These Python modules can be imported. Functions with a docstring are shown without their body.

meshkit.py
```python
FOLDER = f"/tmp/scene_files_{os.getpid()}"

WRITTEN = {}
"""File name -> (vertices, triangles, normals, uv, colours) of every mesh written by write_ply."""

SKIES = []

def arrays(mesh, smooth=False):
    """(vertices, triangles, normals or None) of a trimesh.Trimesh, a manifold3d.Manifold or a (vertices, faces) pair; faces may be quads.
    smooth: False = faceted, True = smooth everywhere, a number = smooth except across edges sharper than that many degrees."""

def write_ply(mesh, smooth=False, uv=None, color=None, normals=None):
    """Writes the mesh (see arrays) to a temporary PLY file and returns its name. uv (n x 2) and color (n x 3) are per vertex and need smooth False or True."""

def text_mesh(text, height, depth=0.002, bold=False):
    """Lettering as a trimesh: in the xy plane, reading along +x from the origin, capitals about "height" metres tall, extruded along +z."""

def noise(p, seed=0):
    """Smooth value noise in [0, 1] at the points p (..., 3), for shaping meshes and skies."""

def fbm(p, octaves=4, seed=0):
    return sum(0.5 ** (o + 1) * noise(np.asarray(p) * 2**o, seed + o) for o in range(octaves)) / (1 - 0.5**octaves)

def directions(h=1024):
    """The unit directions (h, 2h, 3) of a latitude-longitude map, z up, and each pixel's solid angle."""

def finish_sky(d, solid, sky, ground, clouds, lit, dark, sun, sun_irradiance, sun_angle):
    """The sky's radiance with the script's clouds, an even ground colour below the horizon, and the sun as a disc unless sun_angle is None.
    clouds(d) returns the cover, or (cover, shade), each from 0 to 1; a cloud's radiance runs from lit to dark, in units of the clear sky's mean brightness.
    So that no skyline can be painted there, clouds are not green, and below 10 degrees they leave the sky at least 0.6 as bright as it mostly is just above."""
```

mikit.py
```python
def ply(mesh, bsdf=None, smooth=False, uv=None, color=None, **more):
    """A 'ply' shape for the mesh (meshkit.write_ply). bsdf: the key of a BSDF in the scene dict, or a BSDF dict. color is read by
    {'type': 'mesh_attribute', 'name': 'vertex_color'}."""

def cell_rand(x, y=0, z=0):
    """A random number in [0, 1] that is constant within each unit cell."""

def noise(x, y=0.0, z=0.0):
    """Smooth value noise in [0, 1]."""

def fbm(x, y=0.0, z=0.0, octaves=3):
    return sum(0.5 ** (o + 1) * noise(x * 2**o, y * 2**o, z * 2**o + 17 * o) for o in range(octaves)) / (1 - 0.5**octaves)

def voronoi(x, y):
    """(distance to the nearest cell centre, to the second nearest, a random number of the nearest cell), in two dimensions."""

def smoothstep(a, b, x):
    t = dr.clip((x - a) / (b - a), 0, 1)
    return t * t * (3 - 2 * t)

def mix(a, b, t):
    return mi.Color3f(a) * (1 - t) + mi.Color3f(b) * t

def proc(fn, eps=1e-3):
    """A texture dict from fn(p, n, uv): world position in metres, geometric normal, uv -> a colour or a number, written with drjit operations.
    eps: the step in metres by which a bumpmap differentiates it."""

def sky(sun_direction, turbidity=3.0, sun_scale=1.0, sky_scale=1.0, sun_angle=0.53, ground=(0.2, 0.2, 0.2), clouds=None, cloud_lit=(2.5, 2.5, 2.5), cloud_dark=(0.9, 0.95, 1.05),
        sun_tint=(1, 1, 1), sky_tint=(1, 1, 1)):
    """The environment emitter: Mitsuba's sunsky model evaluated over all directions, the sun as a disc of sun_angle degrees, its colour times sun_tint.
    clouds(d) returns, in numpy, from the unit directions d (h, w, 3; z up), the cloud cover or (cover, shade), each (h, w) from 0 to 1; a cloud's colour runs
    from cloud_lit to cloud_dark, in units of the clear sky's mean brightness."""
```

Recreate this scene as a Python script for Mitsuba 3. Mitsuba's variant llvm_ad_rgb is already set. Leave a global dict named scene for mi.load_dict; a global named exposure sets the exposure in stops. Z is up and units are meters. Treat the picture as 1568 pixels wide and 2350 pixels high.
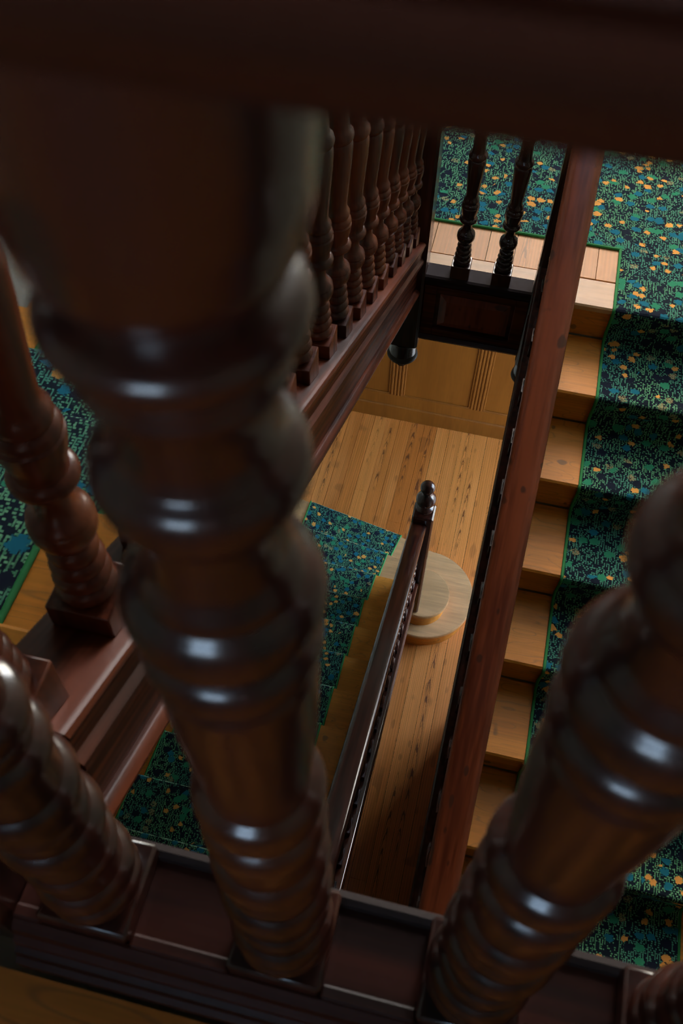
import math, random
import numpy as np, trimesh, manifold3d as m3
import drjit as dr
import mitsuba as mi
import mikit
from mikit import noise, fbm, voronoi, cell_rand, smoothstep, mix
from shapely.geometry import Polygon, Point, box as sbox
from shapely.ops import unary_union

random.seed(7)
rng = np.random.default_rng(7)
T = mi.ScalarTransform4f
scene, labels = {'type': 'scene'}, {}

# ------------------------------------------------------------------ camera, sky, exposure
FOCAL = 2152.2
ROT = np.array([[0.972499, 0.232354, 0.016014], [0.199744, -0.796698, -0.570416], [-0.11978, 0.557928, -0.8212]])          # world -> camera (x right, y down, z forward)
FWD, UP = ROT[2], -ROT[1]
exposure = 6.65
scene['camera'] = {
    'type': 'thinlens', 'fov': 2 * math.degrees(math.atan(784 / FOCAL)), 'fov_axis': 'x',
    'aperture_radius': 0.0015, 'focus_distance': 4.0, 'near_clip': 0.01, 'far_clip': 100.0,
    'to_world': T().look_at(origin=[0, 0, 0], target=FWD.tolist(), up=UP.tolist())}
scene['sky'] = mikit.sky((-0.35, 0.75, 0.75), turbidity=4.0, sun_scale=0.0, sky_scale=1.0, sky_tint=(1.13, 0.93, 0.74),
                         ground=(0.25, 0.24, 0.22))

# ------------------------------------------------------------------ dimensions (metres)
R_, G_ = 0.17, 0.299
YB = 2.83
ZB = -2.463
ZA, ZG, ZC = ZB - 9 * R_, ZB - 22 * R_, ZB + 9 * R_
SL = R_ / G_
XL, XR, YF, YW, ZTOP = -1.37, 1.30, -1.7, 5.3, 2.6
CX_L, CX_R, CX_G = -0.366, 0.17, -0.213          # centre lines of the three strings


# ------------------------------------------------------------------ materials
def col(r, g, b):
    return {'type': 'rgb', 'value': [r, g, b]}


def bsdf(key, color, rough, **kw):
    c = color if isinstance(color, dict) else col(*color)
    scene[key] = {'type': 'twosided', 'bsdf': {'type': 'principled', 'base_color': c, 'roughness': rough, **kw}}


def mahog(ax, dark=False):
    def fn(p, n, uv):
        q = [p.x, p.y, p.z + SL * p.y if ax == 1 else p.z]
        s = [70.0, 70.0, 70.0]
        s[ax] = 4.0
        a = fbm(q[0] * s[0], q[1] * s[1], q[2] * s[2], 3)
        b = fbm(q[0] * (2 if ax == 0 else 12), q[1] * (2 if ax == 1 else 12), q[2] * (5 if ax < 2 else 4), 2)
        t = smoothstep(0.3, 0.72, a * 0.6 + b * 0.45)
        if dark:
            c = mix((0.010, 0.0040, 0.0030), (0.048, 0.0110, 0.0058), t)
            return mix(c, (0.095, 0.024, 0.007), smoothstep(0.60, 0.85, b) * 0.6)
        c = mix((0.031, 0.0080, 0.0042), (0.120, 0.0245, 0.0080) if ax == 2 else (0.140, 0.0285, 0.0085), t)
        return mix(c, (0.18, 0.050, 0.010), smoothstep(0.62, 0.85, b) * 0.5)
    return mikit.proc(fn)


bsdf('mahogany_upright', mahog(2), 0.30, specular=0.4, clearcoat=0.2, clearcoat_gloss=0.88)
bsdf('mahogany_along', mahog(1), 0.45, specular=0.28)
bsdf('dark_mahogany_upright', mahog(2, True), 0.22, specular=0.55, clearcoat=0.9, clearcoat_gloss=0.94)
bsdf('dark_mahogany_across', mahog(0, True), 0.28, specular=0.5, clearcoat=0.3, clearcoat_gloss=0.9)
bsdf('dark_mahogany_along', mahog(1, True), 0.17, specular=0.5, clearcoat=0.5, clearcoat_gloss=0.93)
def rail_fn(p, n, uv):
    a = fbm(p.x * 80, p.y * 3 + p.z * 3, p.z * 8, 3)
    b = fbm(p.x * 12, p.y * 2, p.z * 2, 2)
    c = mix((0.13, 0.026, 0.010), (0.30, 0.068, 0.024), smoothstep(0.3, 0.7, a * 0.5 + b * 0.5))
    return mix(c, (0.06, 0.03, 0.02), smoothstep(0.80, 0.9, noise(p.x * 40, p.y * 25, p.z * 25)) * 0.7)


bsdf('worn_mahogany', mikit.proc(rail_fn), 0.30, specular=0.5, clearcoat=0.4, clearcoat_gloss=0.9)
bsdf('dusty_wood', (0.060, 0.058, 0.046), 0.6)
bsdf('plaster', (0.26, 0.275, 0.235), 0.9)
bsdf('plaster_ceiling', (0.30, 0.26, 0.21), 0.9)
bsdf('dark_ceiling', (0.045, 0.042, 0.040), 0.8)  # ceiling made dark to cut its reflection in the near rails
bsdf('dull_dark_mahogany', (0.030, 0.020, 0.018), 0.7, specular=0.15)  # dark tone and low specular mute reflections on base rail and bead
bsdf('mahogany_across', mahog(0), 0.4, specular=0.3)
bsdf('matt_mahogany_across', mahog(0, True), 0.42, specular=0.3)
bsdf('darkened_wall', (0.045, 0.025, 0.016), 0.5)  # front wall made dark to cut bounce onto the near balusters
bsdf('frame_paint', (0.6, 0.58, 0.52), 0.5)
BW = 0.1085                                       # board width


def pine_fn(p, n, uv):
    i = dr.floor((p.x - 0.126) / BW)
    lx = (p.x - 0.126) / BW - i
    r = cell_rand(i, 3, 1)
    r2 = cell_rand(i, 5, 2)
    w = fbm(p.x * 10 + r * 31, p.y * 0.9 + r * 17, r * 9, 3)
    c0 = 0.28 + 0.44 * cell_rand(i, 9, 4)
    a = lx - c0 + 0.10 * (noise(p.y * 1.7, r * 23) - 0.5)
    ph = p.y * (4.5 + 3 * r) + (38 + 30 * r2) * a * a + 2.2 * fbm(p.y * 3.1 + r * 40, lx * 4.0, r * 9, 3) + 0.25 * noise(p.y * 60, lx * 9)
    f = ph - dr.floor(ph)
    late = smoothstep(0.02, 0.16, f) * smoothstep(0.62, 0.24, f)
    mask = smoothstep(0.26, 0.05, dr.abs(a)) * smoothstep(0.38, 0.55, noise(p.y * 1.3 + r * 50, r * 7)) * smoothstep(0.15, 0.4, r)
    side = smoothstep(0.25, 0.75, dr.sin(lx * (38 + 20 * r) + 3.5 * fbm(p.y * 0.8, r * 11, lx * 2, 2)) * 0.5 + 0.5)
    fine = fbm(p.x * 190, p.y * 3.0, r * 5, 2)
    c = mix((0.44, 0.128, 0.022), (0.63, 0.222, 0.048), r2)
    c = mix(c, (0.68, 0.26, 0.065), smoothstep(0.4, 0.8, w) * 0.5)
    c = c * (0.80 + 0.40 * fine) * (1.0 - 0.16 * side)
    knots = smoothstep(0.82, 0.92, noise(p.x * 22, p.y * 9, 4.0))
    return mix(c, (0.135, 0.038, 0.012), dr.clip(late * mask * 0.95 + knots * 0.30, 0, 1))


bsdf('pine', mikit.proc(pine_fn), 0.42, specular=0.4)
bsdf('pale_lit_pine', mikit.proc(lambda p, n, uv: mix(pine_fn(p, n, uv), (0.56, 0.33, 0.15), 0.5)), 0.5, specular=0.4)  # hall boards oranger, these paler: the difference in light is put into colour


def oak_fn(p, n, uv):
    k = dr.floor(p.z / 0.085 + 0.3)
    r = cell_rand(k, 7, 2)
    w = fbm(p.x * 2.2 + r * 30, p.y * 13, p.z * 13 + r * 7, 3)
    lines = dr.abs(dr.sin(w * 34))
    fine = fbm(p.x * 5, p.y * 150, p.z * 150, 2)
    c = mix((0.45, 0.152, 0.017), (0.66, 0.265, 0.040), w)
    c = c * (0.86 + 0.28 * fine)
    c = mix(c, (0.30, 0.135, 0.045), smoothstep(0.25, 0.0, lines) * 0.45)
    spots = smoothstep(0.86, 0.93, noise(p.x * 20, p.y * 24, p.z * 20))
    return mix(c, (0.13, 0.07, 0.03), spots * 0.7)


bsdf('oak', mikit.proc(oak_fn), 0.5, specular=0.22)


bsdf('dark_oak', mikit.proc(lambda p, n, uv: oak_fn(p, n, uv) * mi.Color3f(0.98, 0.85, 1.05)), 0.5, specular=0.3)


def pale_fn(p, n, uv):
    w = fbm(p.x * 3.0, p.y * 14, p.z * 14, 3)
    return mix((0.40, 0.220, 0.092), (0.58, 0.335, 0.150), w) * (0.85 + 0.3 * fbm(p.x * 8, p.y * 90, p.z * 60, 2))


bsdf('pale_oak', mikit.proc(pale_fn), 0.45)


def wains_fn(p, n, uv):
    w = fbm(p.x * 9, p.y * 9, p.z * 1.3, 3)
    f = fbm(p.x * 120, p.y * 120, p.z * 6, 2)
    return mix((0.105, 0.031, 0.0036), (0.215, 0.073, 0.0088), w * 0.7 + f * 0.3)


bsdf('wainscot', mikit.proc(wains_fn), 0.38, specular=0.45)
bsdf('binding', (0.020, 0.19, 0.048), 0.8)


def carpet_fn(p, n, uv, nose_lines=()):
    u, v = uv.x, uv.y
    # woven dashes
    iu, iv = dr.floor(u / 0.0125), dr.floor(v / 0.0075)
    off = cell_rand(iv, 11, 3)
    cu = u / 0.0125 + off
    iu = dr.floor(cu)
    fu, fv = cu - iu, v / 0.0075 - iv
    on = smoothstep(0.36, 0.42, cell_rand(iu, iv, 1))
    length = 0.55 + 0.45 * cell_rand(iu, iv, 2)
    dash = smoothstep(0.08, 0.2, fu) * smoothstep(length, length - 0.12, fu) * smoothstep(0.1, 0.28, fv) * smoothstep(0.92, 0.74, fv) * on
    ju, jv = dr.floor(u / 0.0085), dr.floor(v / 0.016 + cell_rand(dr.floor(u / 0.0085), 4, 4))
    gu = u / 0.0085 - ju
    vert = smoothstep(0.15, 0.3, gu) * smoothstep(0.75, 0.6, gu) * smoothstep(0.62, 0.68, cell_rand(ju, jv, 6))
    green = mix((0.070, 0.225, 0.115), (0.155, 0.37, 0.19), cell_rand(iu, iv, 5))
    zone = fbm(u * 5.0 + 3, v * 5.0, 2.0, 2)
    green = mix(green, (0.045, 0.20, 0.17), smoothstep(0.4, 0.6, zone) * 0.6)
    c = mix((0.008, 0.014, 0.022), green, dr.maximum(dash, vert * 0.85))
    # blobs, squarish as woven stitches make them
    pu = (dr.floor(u / 0.004) + 0.5) * 0.004
    pv = (dr.floor(v / 0.0035) + 0.5) * 0.0035
    wob = 0.25 * (noise(pu * 160, pv * 160) - 0.5)
    d1, d2, w1 = voronoi(pu / 0.046, pv / 0.040)
    patch = noise(u * 6.0 + 9, v * 6.0 + 2)
    r1 = 0.30 + 0.14 * w1 + wob
    blob = smoothstep(r1 + 0.03, r1 - 0.03, d1)
    k = dr.floor(w1 * 10)
    b_or = dr.select((k == 1) | ((k == 2) & (patch > 0.45)) | ((k == 8) & (patch > 0.6)), 1.0, 0.0)
    b_bl = dr.select((k == 4) | ((k == 5) & (patch > 0.5)), 1.0, 0.0)
    b_gr = dr.select(k == 6, 1.0, 0.0)
    b_bk = dr.select(k == 7, 1.0, 0.0)
    b_tn = dr.select((k == 3) & (patch < 0.45), 1.0, 0.0)
    c = mix(c, (0.012, 0.125, 0.18), blob * b_bl)
    c = mix(c, (0.030, 0.21, 0.11), blob * b_gr)
    c = mix(c, (0.010, 0.014, 0.026), blob * b_bk)
    c = mix(c, (0.36, 0.29, 0.14), blob * b_tn * 0.75 * smoothstep(0.2, 0.6, noise(u * 300, v * 300)))
    small = smoothstep(r1 - 0.03, r1 - 0.09, d1)
    c = mix(c, (0.66, 0.30, 0.070), small * b_or)
    for s0 in nose_lines:  # paler broken line along each given nose position
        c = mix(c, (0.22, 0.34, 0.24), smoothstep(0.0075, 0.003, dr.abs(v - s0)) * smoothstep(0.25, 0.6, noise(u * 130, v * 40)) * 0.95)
    return c


bsdf('carpet_pile', mikit.proc(carpet_fn), 0.95, specular=0.1, sheen=0.3)


# ------------------------------------------------------------------ helpers
COUNT = {}


def obj(key, mesh, mat, smooth=False, at=None, uv=None):
    """One entry; a key that is taken gets the next number."""
    base, k = key, key
    if k in scene:
        n = COUNT.get(base, 0)
        while True:
            n += 1
            k = f'{base}_{n:03d}'
            if k not in scene:
                break
        COUNT[base] = n
    d = dict(mesh) if isinstance(mesh, dict) else mikit.ply(mesh, mat, smooth=smooth, uv=uv)
    if at is not None:
        d = {**d, 'to_world': T().translate([float(v) for v in at])}
    scene[k] = d
    return k


def tag(key, label, cat=None, group=None, kind=None):
    labels[key] = {'label': label}
    if cat: labels[key]['category'] = cat
    if group: labels[key]['group'] = group
    if kind: labels[key]['kind'] = kind


def bx(x0, x1, y0, y1, z0, z1):
    m = trimesh.creation.box([x1 - x0, y1 - y0, z1 - z0])
    m.apply_translation([(x0 + x1) / 2, (y0 + y1) / 2, (z0 + z1) / 2])
    return m


def bev(x0, x1, y0, y1, z0, z1, b=0.004):
    pts = []
    for i in range(8):
        c = [(x0, x1)[i & 1], (y0, y1)[(i >> 1) & 1], (z0, z1)[(i >> 2) & 1]]
        s = [1 if not (i & 1) else -1, 1 if not ((i >> 1) & 1) else -1, 1 if not ((i >> 2) & 1) else -1]
        for a in range(3):
            q = [c[k] + s[k] * b * (0 if k == a else 1) for k in range(3)]
            pts.append(q)
    return trimesh.convex.convex_hull(np.array(pts))


def cat(*ms):
    return trimesh.util.concatenate(list(ms))


def lathe(profile, seg=32):
    """profile [(z, r)] from bottom to top, closed with caps."""
    pr = np.array(profile, float)
    n = len(pr)
    a = np.arange(seg) * 2 * np.pi / seg
    v = np.stack([pr[:, None, 1] * np.cos(a), pr[:, None, 1] * np.sin(a), np.repeat(pr[:, :1], seg, 1)], -1).reshape(-1, 3)
    f = []
    for i in range(n - 1):
        for j in range(seg):
            p, q = i * seg + j, i * seg + (j + 1) % seg
            f += [[p, q, q + seg], [p, q + seg, p + seg]]
    b, t = len(v), len(v) + 1
    v = np.vstack([v, [0, 0, pr[0, 0]], [0, 0, pr[-1, 0]]])
    for j in range(seg):
        f += [[b, (j + 1) % seg, j], [t, (n - 1) * seg + j, (n - 1) * seg + (j + 1) % seg]]
    return trimesh.Trimesh(v, np.array(f), process=False)


def prism(poly, fn0, fn1):
    """poly: list of 2D points or shapely polygon; fn0/fn1 map (n,2) to 3D for the two ends."""
    pg = poly if isinstance(poly, Polygon) else Polygon(poly)
    v2, f2 = trimesh.creation.triangulate_polygon(pg, engine='earcut')
    v2 = np.array(v2)
    A, B = fn0(v2), fn1(v2)
    n = len(v2)
    tm = trimesh.Trimesh(np.vstack([A, B]), np.vstack([f2, f2[:, ::-1] + n]), process=False)
    ring = np.array(pg.exterior.coords)[:-1]
    a, b = fn0(ring), fn1(ring)
    m = len(ring)
    fs = []
    for i in range(m):
        j = (i + 1) % m
        fs += [[i, j, j + m], [i, j + m, i + m]]
    side = trimesh.Trimesh(np.vstack([a, b]), np.array(fs), process=False)
    out = trimesh.util.concatenate([tm, side])
    out.merge_vertices()
    trimesh.repair.fix_normals(out)
    return out


def slope_prism(prof, cx, y0, y1, zl):
    """profile [(x, h)] swept along y from y0 to y1 with z = zl(y) + h, ends cut plumb."""
    f = lambda y: (lambda v: np.stack([v[:, 0] + cx, np.full(len(v), y), zl(y) + v[:, 1]], -1))
    return prism(prof, f(y0), f(y1))


def x_prism(prof, x0, x1):
    """profile [(y, z)] swept along x."""
    f = lambda x: (lambda v: np.stack([np.full(len(v), x), v[:, 0], v[:, 1]], -1))
    return prism(prof, f(x0), f(x1))


def slab(poly, z0, z1):
    f = lambda z: (lambda v: np.stack([v[:, 0], v[:, 1], np.full(len(v), z)], -1))
    return prism(poly, f(z0), f(z1))


def mirror(side):
    return side + [(-x, h) for x, h in side[::-1]]


def tube(pts, r, sides=8):
    p = np.asarray(pts, float)
    t = np.gradient(p, axis=0)
    t /= np.linalg.norm(t, axis=1, keepdims=True)
    ref = np.array([1.0, 0, 0]) if abs(t[:, 0]).max() < 0.9 else np.array([0, 0, 1.0])
    a = np.cross(t, ref)
    a /= np.linalg.norm(a, axis=1, keepdims=True)
    b = np.cross(t, a)
    an = np.arange(sides) * 2 * np.pi / sides
    v = (p[:, None] + r * (np.cos(an)[None, :, None] * a[:, None] + np.sin(an)[None, :, None] * b[:, None])).reshape(-1, 3)
    f = []
    for i in range(len(p) - 1):
        for j in range(sides):
            q, s = i * sides + j, i * sides + (j + 1) % sides
            f += [[q, s, s + sides], [q, s + sides, q + sides]]
    m = trimesh.Trimesh(v, np.array(f), process=False)
    trimesh.repair.fix_normals(m)
    return m


# ------------------------------------------------------------------ the room
def wall_with_hole(key, axis, at, a0, a1, z0, z1, hole, thick, mat):
    """A wall of boxes around one opening; axis 'x' = wall lies across y = at, 'y' = across x = at."""
    h0, h1, k0, k1 = hole
    ms = []
    for (p, q, r, s) in ((a0, h0, z0, z1), (h1, a1, z0, z1), (h0, h1, z0, k0), (h0, h1, k1, z1)):
        if q - p > 1e-6 and s - r > 1e-6:
            ms.append(bx(p, q, at, at + thick, r, s) if axis == 'x' else bx(at, at + thick, p, q, r, s))
    obj(key, cat(*ms), mat)
    tag(key, LAB[key], None, None, 'structure')


def window(n, axis, at, hole, label, thick=0.06):
    h0, h1, k0, k1 = hole
    B = (lambda p, q, r, s: bx(p, q, at, at + thick, r, s)) if axis == 'x' else (lambda p, q, r, s: bx(at, at + thick, p, q, r, s))
    key = f'window_{n}'
    obj(key, cat(B(h0, h0 + .06, k0, k1), B(h1 - .06, h1, k0, k1), B(h0 + .06, h1 - .06, k0, k0 + .07), B(h0 + .06, h1 - .06, k1 - .06, k1)), 'frame_paint')
    tag(key, label, None, None, 'structure')
    mid = (h0 + h1) / 2
    obj(f'{key}__glazing_bar', B(mid - .015, mid + .015, k0 + .07, k1 - .06), 'frame_paint')
    zm = (k0 + k1) / 2
    obj(f'{key}__glazing_bar', B(h0 + .06, mid - .015, zm - .02, zm + .02), 'frame_paint')
    obj(f'{key}__glazing_bar', B(mid + .015, h1 - .06, zm - .02, zm + .02), 'frame_paint')


LAB = {'wall_back': 'plain wall at the far end of the stairwell, oak wainscot below',
       'wall_left': 'grey green plaster wall left of the stairs',
       'wall_right': 'grey green plaster wall right of the stairs',
       'wall_front': 'wall behind the upper landing, darkened to cut bounced light'}
HB = (-0.55, 1.15, -1.0, 2.3)
HG = (3.35, 5.15, ZG + 0.15, ZG + 2.95)
HF = (-0.62, 0.22, 0.12, 0.80)
HS = (0.25, 1.25, 2.9, 5.2)                    # rooflight (x, y)
wall_with_hole('wall_back', 'x', YW, XL - .2, XR + .2, ZG - .2, ZTOP, HB, .2, 'plaster')
wall_with_hole('wall_right', 'y', XR, YF, YW, ZG - .2, ZTOP, HG, .2, 'plaster')
wall_with_hole('wall_front', 'x', YF - .2, XL - .2, XR + .2, ZG - .2, ZTOP, HF, .2, 'darkened_wall')
obj('wall_left', bx(XL - .2, XL, YF, YW, ZG - .2, ZTOP), 'plaster')
tag('wall_left', LAB['wall_left'], None, None, 'structure')
obj('ceiling', cat(bx(XL - .2, XR + .2, YF - .2, HS[2], ZTOP, ZTOP + .2), bx(XL - .2, XR + .2, HS[3], YW + .2, ZTOP, ZTOP + .2), bx(XL - .2, HS[0], HS[2], HS[3], ZTOP, ZTOP + .2), bx(HS[1], XR + .2, HS[2], HS[3], ZTOP, ZTOP + .2)), 'dark_ceiling')
obj('window_4', cat(bx(HS[0], HS[0] + .05, HS[2], HS[3], ZTOP + .1, ZTOP + .16), bx(HS[1] - .05, HS[1], HS[2], HS[3], ZTOP + .1, ZTOP + .16), bx(HS[0] + .05, HS[1] - .05, HS[2], HS[2] + .05, ZTOP + .1, ZTOP + .16), bx(HS[0] + .05, HS[1] - .05, HS[3] - .05, HS[3], ZTOP + .1, ZTOP + .16)), 'frame_paint')
tag('window_4', 'rooflight over the stairwell', None, None, 'structure')
tag('ceiling', 'ceiling above the stairwell, darkened to cut reflected light', None, None, 'structure')
window(1, 'x', YW + .1, HB, 'tall window above the carpeted half landing')
window(2, 'y', XR + .1, HG, 'tall hall window beside the foot of the stairs')
window(3, 'x', YF - .1, HF, 'window behind the upper landing')


def boards(floor_key, x0, x1, y0, y1, z, mat, lens=(1.2, 2.4)):
    i0 = math.floor((x0 - 0.126) / BW)
    i1 = math.ceil((x1 - 0.126) / BW)
    for i in range(i0, i1):
        a, b = max(x0, 0.126 + i * BW), min(x1, 0.126 + (i + 1) * BW)
        if b - a < 0.01:
            continue
        y = y1
        first = True
        while y > y0 + 1e-3:
            L = rng.uniform(*lens) * (rng.uniform(0.4, 1) if first else 1)
            first = False
            yn = max(y0, y - L)
            if yn - y0 < 0.25:
                yn = y0
            zz = z + rng.uniform(-0.0006, 0.0004)
            obj(f'{floor_key}__board', bx(a + .0012, b - .0012, yn + .0008, y - .0008, zz - .018, zz), mat)
            y = yn


# hall floor
obj('floor', bx(XL, XR, YF, YW, ZG - .2, ZG - .019), 'dusty_wood')
tag('floor', 'pitch pine hall floor at the bottom of the stairwell', None, None, 'structure')
boards('floor', XL, XR, 0.3, YW, ZG, 'pine', (1.6, 3.4))

# half landing B (bright, far) with its nosing board
obj('floor_001', cat(bx(XL, XR, YB + .03, YW, ZB - .26, ZB - .022), bx(XL, CX_L - .08, 2.56, YB + .03, ZB - .26, ZB - .0305)), 'plaster_ceiling')
tag('floor_001', 'bright half landing floor of pine boards beyond the two balusters', None, None, 'structure')
obj('floor_001__nosing_board', cat(bev(CX_R + .045, XR, YB - .001, 2.984, ZB - .03, ZB, .006)), 'pale_oak')
obj('floor_001__nosing_board', bev(CX_L - .08, CX_R + .0449, YB + .045, 2.984, ZB - .03, ZB, .003), 'pale_oak')
boards('floor_001', XL, XR, 2.985, 4.2, ZB, 'pale_lit_pine', (2, 3))
obj('floor_001__nosing_board', bev(XL, CX_L - .08, 2.563, 2.7, ZB - .03, ZB, .004), 'pale_oak')
obj('floor_001__board', bx(XL, CX_L - .08, 2.70, 2.984, ZB - .02, ZB), 'pine')

# upper landing C, where the camera stands
obj('floor_002', bx(XL, XR, YF, .165, ZC - .26, ZC - .022), 'plaster_ceiling')
tag('floor_002', 'brown floorboards of the upper landing in the bottom corner', None, None, 'structure')
yy = .075
while yy > YF + .05:
    obj('floor_002__board', bx(XL, XR, max(YF, yy - .128), yy - .001, ZC - .02, ZC), 'dark_oak')
    yy -= .129
# quarter landing A under it
obj('floor_003', bx(XL, XR, YF, .419, ZA - .26, ZA), 'oak')
tag('floor_003', 'lower landing floor under the upper landing', None, None, 'structure')

obj('added_wall_understair', bx(.36, XR, .42, 2.78, ZG, ZA - .28), 'plaster')  # added unseen block, keeps window light off the hall floor
tag('added_wall_understair', 'added unseen wall under the right flight, keeps light off the hall floor', None, None, 'structure')
# wainscot on the far wall below the landing
obj('baseboard_back', cat(bx(XL, XR, YW - .022, YW, ZG, ZG + .150), x_prism([(YW, ZG + .150), (YW - .022, ZG + .150), (YW - .026, ZG + .158), (YW - .018, ZG + .168), (YW - .006, ZG + .174), (YW, ZG + .174)], XL, XR)), 'wainscot')
tag('baseboard_back', 'moulded oak skirting board along the far hall wall', None, None, 'structure')
obj('wall_back__wainscot_rail', bev(XL, XR, YW - .016, YW, ZG + .174, ZG + .300, .002), 'wainscot')
obj('wall_back__wainscot_rail', bev(XL, XR, YW - .016, YW, ZG + 2.1, ZG + 2.25, .002), 'wainscot')
px = -0.692
step = 0.676
xs = [px + step * k for k in range(-1, 4)]
for x in xs:
    if XL + .1 < x < XR - .1:
        obj('wall_back__pilaster', cat(bev(x - .056, x + .056, YW - .014, YW, ZG + .30, ZG + 2.1, .002),
            *[bev(x + o - .0085, x + o + .0085, YW - .022, YW - .010, ZG + .30, ZG + 2.1, .004) for o in (-.040, -.0135, .0135, .040)]), 'wainscot')
for a, b in zip(xs[:-1], xs[1:]):
    a, b = max(a + .056, XL), min(b - .056, XR)
    if b - a > .05:
        pk = obj('wall_back__panel', bx(a, b, YW - .004, YW, ZG + .30, ZG + 2.1), 'wainscot')
        obj(f'{pk}__moulding', cat(bev(a, b, YW - .015, YW - .003, ZG + .30, ZG + .312, .003), bev(a, a + .012, YW - .015, YW - .003, ZG + .312, ZG + 2.1, .003),
                                           bev(b - .012, b, YW - .015, YW - .003, ZG + .312, ZG + 2.1, .003)), 'wainscot')

# ------------------------------------------------------------------ turned balusters
def stair_profile(h):
    """Profile above the square block of a stair baluster, total height h."""
    p = [(.060, .024), (.064, .031), (.071, .033), (.078, .030), (.081, .025), (.086, .029), (.093, .0315), (.101, .029), (.104, .0245),
         (.109, .0275), (.116, .0295), (.123, .0275), (.126, .0235), (.131, .0255), (.138, .027), (.145, .0255), (.149, .021),
         (.155, .024), (.165, .030), (.176, .0335), (.186, .0335), (.190, .0305), (.194, .0325), (.199, .031), (.203, .0265), (.210, .020), (.222, .0175), (.236, .0175), (.244, .021),
         (.247, .027), (.252, .0325), (.259, .0335), (.265, .031), (.268, .0265), (.272, .0255), (.282, .0275), (.298, .0315), (.313, .033), (.316, .0305), (.321, .0325), (.327, .0305), (.331, .0265),
         (.336, .0285), (.343, .0285), (.348, .0255), (.354, .0228), (.362, .0222), (.38, .0232), (.42, .0265), (.46, .0298), (.492, .0315), (.502, .0310), (.506, .0275),
         (.511, .0315), (.519, .0335), (.527, .0315), (.531, .0265), (.538, .0240), (.555, .0225), (.59, .0205)]
    tail = [(.605, .0245), (.612, .0245), (.616, .021)]
    return p + tail


BLK = .072


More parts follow.
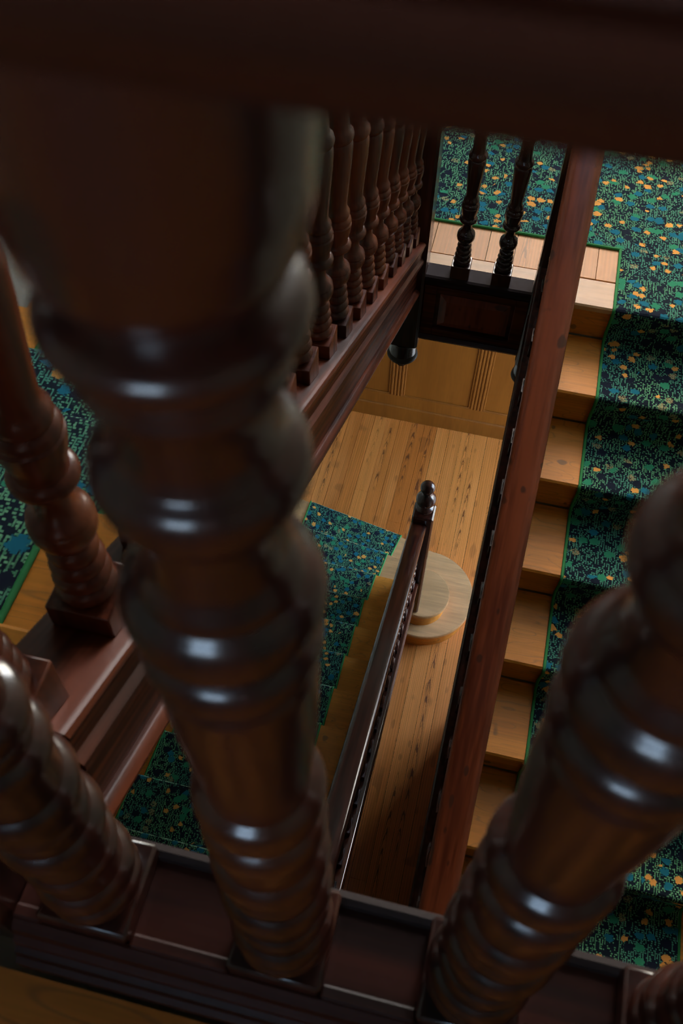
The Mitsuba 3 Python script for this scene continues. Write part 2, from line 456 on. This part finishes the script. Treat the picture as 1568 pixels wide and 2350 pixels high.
def stair_baluster(slope, h=.60, seg=24):
    """Square block with a plumb-cut sloping foot, the turning, a square top."""
    b = BLK / 2
    foot = [(-b, -b * abs(slope) - .0), (b, -b * abs(slope))]
    base = bev(-b, b, -b, b, 0, .058, .002)
    if slope:
        v = np.array(base.vertices)
        low = v[:, 2] < .03
        v[low, 2] = slope * v[low, 1] + (v[low, 2])
        base = trimesh.Trimesh(v, base.faces, process=False)
    t = lathe(stair_profile(h), seg)
    top = lathe([(.614, .021), (.63, .0205), (h, .019)], seg) if h < .66 else cat(lathe([(.614, .021), (.66, .0205), (h - .07, .019), (h - .066, .025), (h - .054, .025), (h - .05, .020), (h - .04, .02)], seg), bev(-.03, .03, -.03, .03, h - .045, h, .002))
    return cat(base, t, top)


MESH = {}
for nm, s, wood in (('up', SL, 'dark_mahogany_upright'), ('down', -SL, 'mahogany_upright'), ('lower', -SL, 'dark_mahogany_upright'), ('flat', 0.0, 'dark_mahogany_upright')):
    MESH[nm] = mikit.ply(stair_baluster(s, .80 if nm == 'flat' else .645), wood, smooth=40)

# ------------------------------------------------------------------ strings and handrails
CAP = [(.055, .150), (.0575, .158), (.055, .166), (.047, .172)]
CAP_SIDE = [(.040, .100), (.046, .100), (.047, .132), (.0525, .138), (.052, .147), (.0555, .151), (.0575, .160), (.054, .168), (.047, .172)]
MOULD_SIDE = [(.040, .058), (.044, .060), (.050, .068), (.0555, .074), (.0555, .088), (.050, .094), (.044, .0995)]
PANEL_SIDE = [(.036, -.058), (.036, .0578)]
LOW_SIDE = [(.040, -.105), (.046, -.105), (.046, -.088), (.053, -.084), (.0545, -.074), (.050, -.066), (.044, -.060), (.040, -.0582)]
RAIL_SIDE = [(.026, -.072), (.031, -.058), (.040, -.054), (.041, -.046), (.0475, -.040), (.0505, -.030), (.0485, -.017), (.041, -.007), (.026, -.001)]


def strings(flight, cx, y0, y1, zl, wood='dark_mahogany_along'):
    for nm, side in (('string_cap', CAP_SIDE), ('string_moulding', MOULD_SIDE), ('string_panel', PANEL_SIDE), ('string_lower_moulding', LOW_SIDE)):
        obj(f'{flight}__{nm}', slope_prism(mirror(side), cx, y0, y1, zl), wood, smooth=35)


XLI, XRI = XL + .003, XR - .003                  # the flights stop clear of the walls
# flight R: treads j = 1..8 rising away from the camera to landing B
zR = lambda y: ZB + (y - YB) * SL
F1 = 'stair_flight'
for j in range(1, 9):
    yn = YB - G_ * j
    obj(f'{F1}__tread', bev(CX_R + .0365, XRI, yn, yn + G_ + .019, ZB - j * R_ - .030, ZB - j * R_, .007), 'oak')
for j in range(0, 9):
    yn = YB - G_ * j
    obj(f'{F1}__riser', bx(CX_R + .0365, XRI, yn + .022, yn + .040, ZB - (j + 1) * R_ + .001, ZB - j * R_ - .0305), 'oak')
strings(F1, CX_R, .43, YB, zR)
obj(f'{F1}__soffit', slope_prism([(CX_R + .05, -.30), (XRI, -.30), (XRI, -.27), (CX_R + .05, -.27)], 0, .44, YB, zR), 'plaster_ceiling')
tag(F1, 'right stair flight of oak treads climbing away to the bright landing', 'stairs')

# flight L: rises towards the camera from landing B to the upper landing
YL1 = 2.563
zL = lambda y: ZB - (y - YB) * SL
F2 = 'stair_flight_001'
for k in range(1, 9):
    yn = YL1 - G_ * (k - 1)
    obj(f'{F2}__tread', bev(XLI, CX_L - .0365, yn - G_ - .019, yn, ZB + k * R_ - .030, ZB + k * R_, .007), 'oak')
for k in range(1, 10):
    yn = YL1 - G_ * (k - 1)
    obj(f'{F2}__riser', bx(XLI, CX_L - .0365, yn - .040, yn - .022, ZB + (k - 1) * R_ + .001, ZB + k * R_ - .0305), 'oak')
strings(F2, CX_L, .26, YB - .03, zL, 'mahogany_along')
obj(f'{F2}__soffit', slope_prism([(XLI, -.26), (CX_L - .05, -.26), (CX_L - .05, -.23), (XLI, -.23)], 0, .2, 2.5, zL), 'plaster_ceiling')
tag(F2, 'upper left stair flight with panelled red mahogany string, rising towards the viewer', 'stairs')

# lower flight from the hall, rising towards the camera
zLow = lambda y: ZG + R_ - (y - 3.987) * SL
SKEW = {1: .19, 2: .115, 3: .045}
XG = CX_G - .0365                                  # treads end at the string
F3 = 'stair_flight_002'


def low_y(k, x):
    return 4.286 - G_ * k + SKEW.get(k, 0) * max(0.0, -0.38 - x)


DISC = {1: (-.125, 3.540, .370), 2: (-.130, 3.440, .200)}
for k in range(1, 13):
    yb = 4.286 - G_ * (k + 1) - .019
    pg = Polygon([(XLI, low_y(k, XLI)), (XG, low_y(k, XG)), (XG, yb), (XLI, yb - .0)])
    if k in DISC:
        cx, cy, rr = DISC[k]
        th = np.linspace(math.pi / 2 + .35, -math.pi * 1.15, 60)
        ring = [(cx + rr * math.cos(t), cy + rr * math.sin(t)) for t in th]
        disc = Polygon(ring)
        pg = Polygon([(XLI, low_y(k, XLI)), (-.50, low_y(k, -.5)), (-.40, low_y(k, -.4))] + ring[4:46] + [(XG, yb), (XLI, yb)]).buffer(0)
        pg = unary_union([pg, Point(cx, cy).buffer(rr, 32)])
        if pg.geom_type != 'Polygon':
            pg = max(pg.geoms, key=lambda g: g.area)
        pg = Polygon(pg.exterior)
    inner = pg.buffer(-.005, join_style=2)
    zt = ZG + k * R_
    if k in DISC:
        m = cat(slab(pg, zt - .030, zt - .004), slab(inner, zt - .0045, zt))
        obj(f'{F3}__tread', m, 'pale_oak' if k < 3 else 'oak')
        cx, cy, rr = DISC[k]
        rp = unary_union([Point(cx, cy).buffer(rr - .022, 32), Polygon([(XLI, low_y(k, XLI) - .024), (XG, low_y(k, XG) - .024), (XG, yb + .05), (XLI, yb + .05)])])
        rp = Polygon(max(getattr(rp, 'geoms', [rp]), key=lambda g: g.area).exterior)
        obj(f'{F3}__riser', slab(rp, zt - R_ + .001, zt - .0305), 'oak')
    else:
        obj(f'{F3}__tread', slab(pg, zt - .030, zt), 'oak')
        f = lambda d: np.array
        ring = [(XLI, low_y(k, XLI) - .04), (XG, low_y(k, XG) - .04), (XG, low_y(k, XG) - .022), (XLI, low_y(k, XLI) - .022)]
        obj(f'{F3}__riser', slab(Polygon(ring), zt - R_ + .001, zt - .0305), 'oak')
obj(f'{F3}__riser', bx(XLI, XG, .42, .438, ZA - R_ + .001, ZA - .0305), 'oak')
strings(F3, CX_G, .44, 3.26, zLow)
obj(f'{F3}__soffit', slope_prism([(XLI, -.30), (CX_G - .05, -.30), (CX_G - .05, -.27), (XLI, -.27)], 0, .44, 3.0, zLow), 'plaster_ceiling')
tag(F3, 'lowest oak stair flight with two round bullnose steps on the hall floor', 'stairs')

# ------------------------------------------------------------------ newel posts
def newel(key, cx, cy, z0, z1, w, label, cap=True, ball=False, drop=False):
    h = w / 2
    obj(f'{key}__post', bev(cx - h, cx + h, cy - h, cy + h, z0, z1, .010), 'dark_mahogany_upright')
    if cap:
        obj(f'{key}__cap', cat(bev(cx - h - .012, cx + h + .012, cy - h - .012, cy + h + .012, z1 - .045, z1 - .03, .004), bev(cx - h - .016, cx + h + .016, cy - h - .016, cy + h + .016, z1, z1 + .022, .008)), 'dark_mahogany_upright')
    if ball:
        s = ball
        pr = [(0, .030), (.006, .046), (.022, .050), (.03, .046), (.036, .034), (.046, .030), (.055, .034), (.064, .045), (.082, .0535), (.104, .0535), (.122, .045), (.132, .034), (.140, .026), (.150, .022), (.158, .025)]
        pr += [(.196 + .040 * math.sin(t), .040 * math.cos(t)) for t in np.linspace(-.9, 1.5, 14)]
        m = lathe(pr, 32)
        m.apply_scale(s)
        m.apply_translation([cx, cy, z1 + .020])
        obj(f'{key}__finial', m, 'dark_mahogany_upright', smooth=45)
    if drop:
        m = lathe([(z0 - .075, .058), (z0 - .02, .058), (z0 - .012, .062), (z0 + .001, .062)], 32)
        m.apply_translation([cx, cy, 0])
        obj(f'{key}__drop_neck', m, 'dark_mahogany_upright', smooth=45)
        d = lathe([(z0 - .108, .048), (z0 - .104, .060), (z0 - .094, .066), (z0 - .082, .064), (z0 - .074, .058)], 32)
        d.apply_translation([cx, cy, 0])
        obj(f'{key}__drop_disc', d, 'dusty_wood', smooth=45)
        t = lathe([(z0 - .166, .001), (z0 - .163, .010), (z0 - .152, .022), (z0 - .140, .024), (z0 - .132, .032), (z0 - .118, .044), (z0 - .107, .048)], 32)
        t.apply_translation([cx, cy, 0])
        obj(f'{key}__drop_tip', t, 'dark_mahogany_upright', smooth=45)
    tag(key, label, 'newel post')


newel('newel_post', CX_L, YB + .035, ZB - .37, ZB + 1.15, .130, 'dark newel post left of the bright landing with turned drop below', drop=True)
newel('newel_post_001', CX_R, YB + .035, ZB - .37, ZB + 1.15, .116, 'dark newel post behind the top of the red handrail', drop=True)
newel('newel_post_002', -.196, 3.325, ZG + 2 * R_, -4.70, .132, 'dark newel post with ball finial on the round bullnose step', cap=False, ball=1.12)
newel('newel_post_003', CX_R, .37, ZA - .37, ZA + 1.12, .116, 'dark newel post at the foot of the right flight', drop=True)
newel('newel_post_004', CX_G, .37, ZA - .30, ZA + 1.12, .116, 'dark newel post at the head of the lowest flight')
newel('newel_post_005', CX_L, .165, ZC - .37, .16, .130, 'dark newel post at the head of the upper left flight', drop=True)

# ------------------------------------------------------------------ balustrades
PITCH = .1625


def balustrade_slope(key, cx, y0, y1, zl, hb, mesh, label, first, wood):
    y = first
    while y > y0:
        obj(f'{key}__baluster', MESH[mesh], None, at=(cx, y, zl(y) + .172))
        y -= PITCH
    obj(f'{key}__handrail', slope_prism(mirror(RAIL_SIDE), cx, y0 - .03, y1, lambda yv: zl(yv) + hb), wood, smooth=35)
    tag(key, label, 'balustrade')


# landing B balustrade
B3 = 'balustrade'
XB0, XB1 = CX_L + .066, CX_R - .059
obj(f'{B3}__base_rail', x_prism([(YB + .066, ZB + .020), (YB - .004, ZB + .020), (YB - .012, ZB + .014), (YB - .012, ZB + .004), (YB - .004, ZB - .002), (YB - .006, ZB - .012), (YB + .004, ZB - .022), (YB + .004, ZB - .034), (YB + .012, ZB - .040), (YB + .066, ZB - .040)], XB0, XB1), 'dull_dark_mahogany', smooth=35)
obj(f'{B3}__fascia', cat(bx(XB0, XB1, YB + .016, YB + .03, ZB - .32, ZB - .04)), 'dark_mahogany_across')
obj(f'{B3}__fascia__panel_frame', cat(bev(XB0, XB0 + .050, YB + .003, YB + .018, ZB - .296, ZB - .040, .002), bev(XB1 - .050, XB1, YB + .003, YB + .018, ZB - .296, ZB - .040, .002),
                        bev(XB0 + .050, XB1 - .050, YB + .003, YB + .018, ZB - .070, ZB - .040, .002), bev(XB0 + .050, XB1 - .050, YB + .003, YB + .018, ZB - .296, ZB - .262, .002)), 'mahogany_across')


def raised_panel(x0, x1, z0, z1, y, d, w):
    v = np.array([[x0, y, z0], [x1, y, z0], [x1, y, z1], [x0, y, z1], [x0 + w, y - d, z0 + w], [x1 - w, y - d, z0 + w], [x1 - w, y - d, z1 - w], [x0 + w, y - d, z1 - w]])
    f = [[4, 5, 6], [4, 6, 7], [0, 1, 5], [0, 5, 4], [1, 2, 6], [1, 6, 5], [2, 3, 7], [2, 7, 6], [3, 0, 4], [3, 4, 7], [0, 2, 1], [0, 3, 2]]
    m = trimesh.Trimesh(v, f, process=False)
    trimesh.repair.fix_normals(m)
    return m


obj(f'{B3}__fascia__raised_panel', raised_panel(XB0 + .064, XB1 - .064, ZB - .250, ZB - .082, YB + .0165, .011, .030), 'worn_mahogany')
obj(f'{B3}__lower_moulding', x_prism([(YB + .030, ZB - .322), (YB - .004, ZB - .322), (YB - .008, ZB - .312), (YB - .002, ZB - .304), (YB + .003, ZB - .297), (YB + .030, ZB - .297)], XB0, XB1), 'dark_mahogany_across', smooth=35)
for x in (-.172, -.014):
    obj(f'{B3}__baluster', MESH['flat'], None, at=(x, YB + .032, ZB + .020))
obj(f'{B3}__handrail', x_prism([(YB + .032 + a, ZB + .885 + b) for a, b in mirror(RAIL_SIDE)], XB0, XB1), 'dark_mahogany_across', smooth=35)
tag(B3, 'short balustrade with two dark balusters over a raised panel at the bright landing', 'balustrade')

balustrade_slope('balustrade_001', CX_R, .47, YB - .025, zR, .87, 'up', 'balustrade under the long red mahogany handrail of the right flight', YB - .12, 'worn_mahogany')
balustrade_slope('balustrade_002', CX_L, .25, YB - .032, zL, .87, 'down', 'row of close red brown turned balusters on the upper left flight', 2.7075, 'mahogany_along')
balustrade_slope('balustrade_003', CX_G, .47, 3.262, zLow, .87, 'lower', 'dark balustrade with shiny handrail running down to the ball topped newel', 3.18, 'dark_mahogany_along')

# ------------------------------------------------------------------ upper landing balustrade (closest to the camera)
C = 'balustrade_004'
ZR = -.860                                        # top of its base rail
YC = .147
XC0 = CX_L + .066
obj(f'{C}__base_rail', x_prism([(.078, ZC), (.078, -.912), (.083, -.908), (.085, -.898), (.090, -.894), (.0905, -.884), (.096, -.879), (.098, -.868), (.1035, -.8625), (.106, ZR), (.190, ZR), (.194, -.866), (.194, -.885), (.188, -.892), (.188, ZC)], XC0, XR), 'matt_mahogany_across', smooth=30)
obj(f'{C}__fascia', bx(XC0, XR, .166, .188, ZC - .27, ZC), 'matt_mahogany_across')
obj(f'{C}__back_bead', x_prism([(.180, ZR), (.181, ZR + .008), (.186, ZR + .011), (.192, ZR + .008), (.194, ZR)], XC0, XR), 'dull_dark_mahogany', smooth=40)
CORE = [(-.835, .0340), (-.80, .0335), (-.72, .0330), (-.64, .0320), (-.56, .0305), (-.50, .0285), (-.462, .0266), (-.455, .0268), (-.43, .0284), (-.40, .0300), (-.36, .0316), (-.325, .0318), (-.318, .0285), (-.292, .0275), (-.255, .0275), (-.246, .0232),
        (-.232, .0222), (-.222, .0228), (-.214, .0268), (-.206, .0280), (-.196, .0262), (-.186, .0228), (-.176, .0220), (-.166, .0238), (-.158, .0262), (-.1545, .0240), (-.150, .0275), (-.142, .0270), (-.1365, .0222), (-.132, .0278), (-.125, .0308),
        (-.112, .0332), (-.098, .0340), (-.075, .0338), (-.05, .0330)]
TORI = [(-.815, .013, .0400, .010), (-.778, .017, .0405, .012), (-.722, .010, .0372, .007), (-.664, .017, .0390, .012), (-.628, .008, .0345, .005), (-.588, .016, .0375, .012), (-.522, .015, .0358, .011), (-.494, .007, .0318, .004), (-.474, .014, .0350, .011),
        (-.306, .012, .0338, .010), (-.274, .016, .0352, .012), (-.2035, .0115, .0312, .008), (-.163, .004, .0272, .004), (-.1465, .0075, .0320, .008)]


def turned(z):
    c = np.interp(z, [a for a, b in CORE], [b for a, b in CORE])
    for zc, h, ro, a in TORI:
        t = (z - zc) / h
        if abs(t) < 1:
            c = max(c, ro - a + a * math.sqrt(1 - t * t))
    return c


PC = [(z, turned(z)) for z in np.arange(-.834, -.05, .0016)]
bl = .0395
land = cat(bev(-bl, bl, -bl, bl, ZR, -.832, .003), lathe(PC, 56))
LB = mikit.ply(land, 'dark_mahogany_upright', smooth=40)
xb = [-.234, -.0695, .088] + [.2465 + .158 * k for k in range(0, 7)]
for x, lean in zip(xb, [.002, .003, .019] + [.012] * 7):   # the old balusters stand slightly out of plumb
    k = obj(f'{C}__baluster', LB, None)
    scene[k]['to_world'] = T([[1, 0, -lean, x + lean * ZR], [0, 1, 0, YC], [0, 0, 1, 0], [0, 0, 0, 1]])
for a, b in zip([XC0 - bl] + xb, xb + [XR + bl]):
    if b - a - 2 * bl > .01:
        obj(f'{C}__fillet', bev(a + bl, b - bl, .1065, .118, ZR - .001, ZR + .007, .002), 'matt_mahogany_across')
rail = [(.0, -.0), ]
RP = [(.112, -.078), (.104, -.0755), (.1005, -.071), (.0990, -.064), (.0990, -.0555), (.1035, -.0545), (.1045, -.034), (.100, -.028), (.092, -.020), (.089, -.008), (.096, .006), (.115, .014), (YC, .017)]
RP = [(y, z * .90) for y, z in RP]
RP = RP + [(2 * YC - y, z) for y, z in RP[-2::-1]]
obj(f'{C}__handrail', x_prism(RP, XC0, XR), 'matt_mahogany_across', smooth=30)
tag(C, 'close blurred balustrade of thick turned balusters on the upper landing', 'balustrade')

# ------------------------------------------------------------------ carpets
TH = .009


def stair_path(noses, foot_z, d, start, end):
    """(y, z) of the carpet's top. noses: list of (y, z) from the top step down; d = +1 when the stair goes down towards -y."""
    pts = [start]
    for i, (y, z) in enumerate(noses):
        zn = noses[i + 1][1] if i + 1 < len(noses) else foot_z
        t = TH
        pts += [(y + d * .05, z + t), (y + d * .012, z + t), (y + d * .000, z + t - .0015), (y - d * .007, z + t - .006), (y - d * .010, z + t - .014), (y - d * .009, z - .022), (y - d * .004, z - .05),
                (y + d * .008, z - .10), (y + d * .011, zn + .045), (y + d * .008, zn + t + .020), (y - d * .001, zn + t + .006), (y - d * .016, zn + t), (y - d * .05, zn + t)]
    pts.append(end)
    return pts


def ruled(pa, pb, xa, xb, key, mat='carpet_pile', off=0.0):
    """Carpet of thickness TH between two (y, z) paths at x = xa and x = xb; uv in metres."""
    pa, pb = np.array(pa), np.array(pb)
    mid = (pa + pb) / 2
    s = np.r_[0, np.cumsum(np.hypot(*np.diff(mid, axis=0).T))]
    tn = np.gradient(mid, axis=0)
    tn /= np.linalg.norm(tn, axis=1, keepdims=True)
    nr = np.stack([-tn[:, 1], tn[:, 0]], -1)
    nr *= np.sign((nr[:, 1:].sum()))
    n = len(pa)
    V, U, F = [], [], []
    for lay, dd in ((0, 0.0), (1, TH * .9)):
        for (p, x) in ((pa, xa), (pb, xb)):
            q = p - nr * dd
            x = np.broadcast_to(x, n)
            V += [[xx, a, b] for xx, (a, b) in zip(x, q)]
            U += [[xx, v + off] for xx, v in zip(x, s)]
    A, B, A2, B2 = 0, n, 2 * n, 3 * n
    for i in range(n - 1):
        F += [[A + i, B + i, B + i + 1], [A + i, B + i + 1, A + i + 1], [A2 + i, B2 + i + 1, B2 + i], [A2 + i, A2 + i + 1, B2 + i + 1],
              [A + i, A + i + 1, A2 + i + 1], [A + i, A2 + i + 1, A2 + i], [B + i, B2 + i, B2 + i + 1], [B + i, B2 + i + 1, B + i + 1]]
    F += [[A, A2, B2], [A, B2, B], [A + n - 1, B + n - 1, B2 + n - 1], [A + n - 1, B2 + n - 1, A2 + n - 1]]
    m = trimesh.Trimesh(np.array(V), np.array(F), process=False)
    d = mikit.ply(m, mat, smooth=False, uv=np.array(U))
    return obj(key, d, None)


def edge(key, path, x, dz=-.003):
    p = np.array([[xx, a, b + dz] for xx, (a, b) in zip(np.broadcast_to(x, len(path)), path)])
    obj(key, tube(p, .0062), 'binding', smooth=60)


RX0, RX1 = .426, 1.09
K1 = 'stair_carpet'
YE = 3.180                                        # edge of the landing carpet
noses = [(YB - G_ * j, ZB - R_ * j) for j in range(0, 9)]
pR = stair_path(noses, ZA, 1, (YE + .0, ZB + TH), (-.6, ZA + TH))
ruled(pR, pR, RX0, RX1, f'{K1}__pile', off=-1.3)
edge(f'{K1}__binding', pR, RX0)
edge(f'{K1}__binding', pR, RX1)
lp = slab(Polygon([(XL + .12, YE), (XR - .12, YE), (XR - .12, YW - .15), (XL + .12, YW - .15)]), ZB + .001, ZB + TH)
obj(f'{K1}__pile', mikit.ply(lp, 'carpet_pile', smooth=False, uv=np.array(lp.vertices)[:, :2]), None)
obj(f'{K1}__binding', tube([[x, YE, ZB + TH - .003] for x in np.linspace(XL + .12, RX0, 16)], .0062), 'binding', smooth=60)
tag(K1, 'green patterned carpet on the bright landing and down the right flight', 'carpet')

K2 = 'stair_carpet_001'
LX0, LX1 = -1.15, -.640
nosesL = [(YL1 - G_ * (k - 1), ZB + R_ * k) for k in range(9, 0, -1)]
pL = stair_path(nosesL, ZB, -1, (-.5, ZC + TH), (2.61, ZB + TH))
ruled(pL, pL, LX0, LX1, f'{K2}__pile')
edge(f'{K2}__binding', pL, LX1)
edge(f'{K2}__binding', pL, LX0)
tag(K2, 'green patterned carpet at the left edge, on the upper left flight', 'carpet')

K3 = 'stair_carpet_002'
left_x = lambda y: np.interp(y, [0.5, 3.4, 3.78, 4.15], [-1.31, -1.165, -1.150, -1.135])
right_x = lambda y: np.interp(y, [0.5, 3.1, 3.4, 3.7, 4.0], [-.492, -.492, -.471, -.440, -.383])


def pG(fx):
    x = lambda k: float(fx(4.286 - G_ * k))
    ns = [(low_y(k, x(k)), ZG + R_ * k) for k in range(13, 0, -1)]
    p = stair_path(ns, ZG, -1, (-.5, ZA + TH), (low_y(1, x(1)) + .004, ZG + TH))
    return p[:-4] + [(p[-5][0], ZG + .004)]


pa, pb = pG(left_x), pG(right_x)
mid = (np.array(pa) + np.array(pb)) / 2
arc = np.r_[0, np.cumsum(np.hypot(*np.diff(mid, axis=0).T))]
NOSE_LINES = [float(arc[1 + 13 * i + 3]) for i in range(1, 13)]  # arc positions of the paler nose lines
bsdf('lined_carpet_pile', mikit.proc(lambda p, n, uv: carpet_fn(p, n, uv, NOSE_LINES)), 0.95, specular=0.1, sheen=0.3)
ruled(pa, pb, left_x(np.array(pa)[:, 0]), right_x(np.array(pb)[:, 0]), f'{K3}__pile', 'lined_carpet_pile')
edge(f'{K3}__binding', pb, right_x(np.array(pb)[:, 0]))
edge(f'{K3}__binding', pa, left_x(np.array(pa)[:, 0]))
tag(K3, 'green patterned carpet on the lowest flight, below the mahogany string', 'carpet')
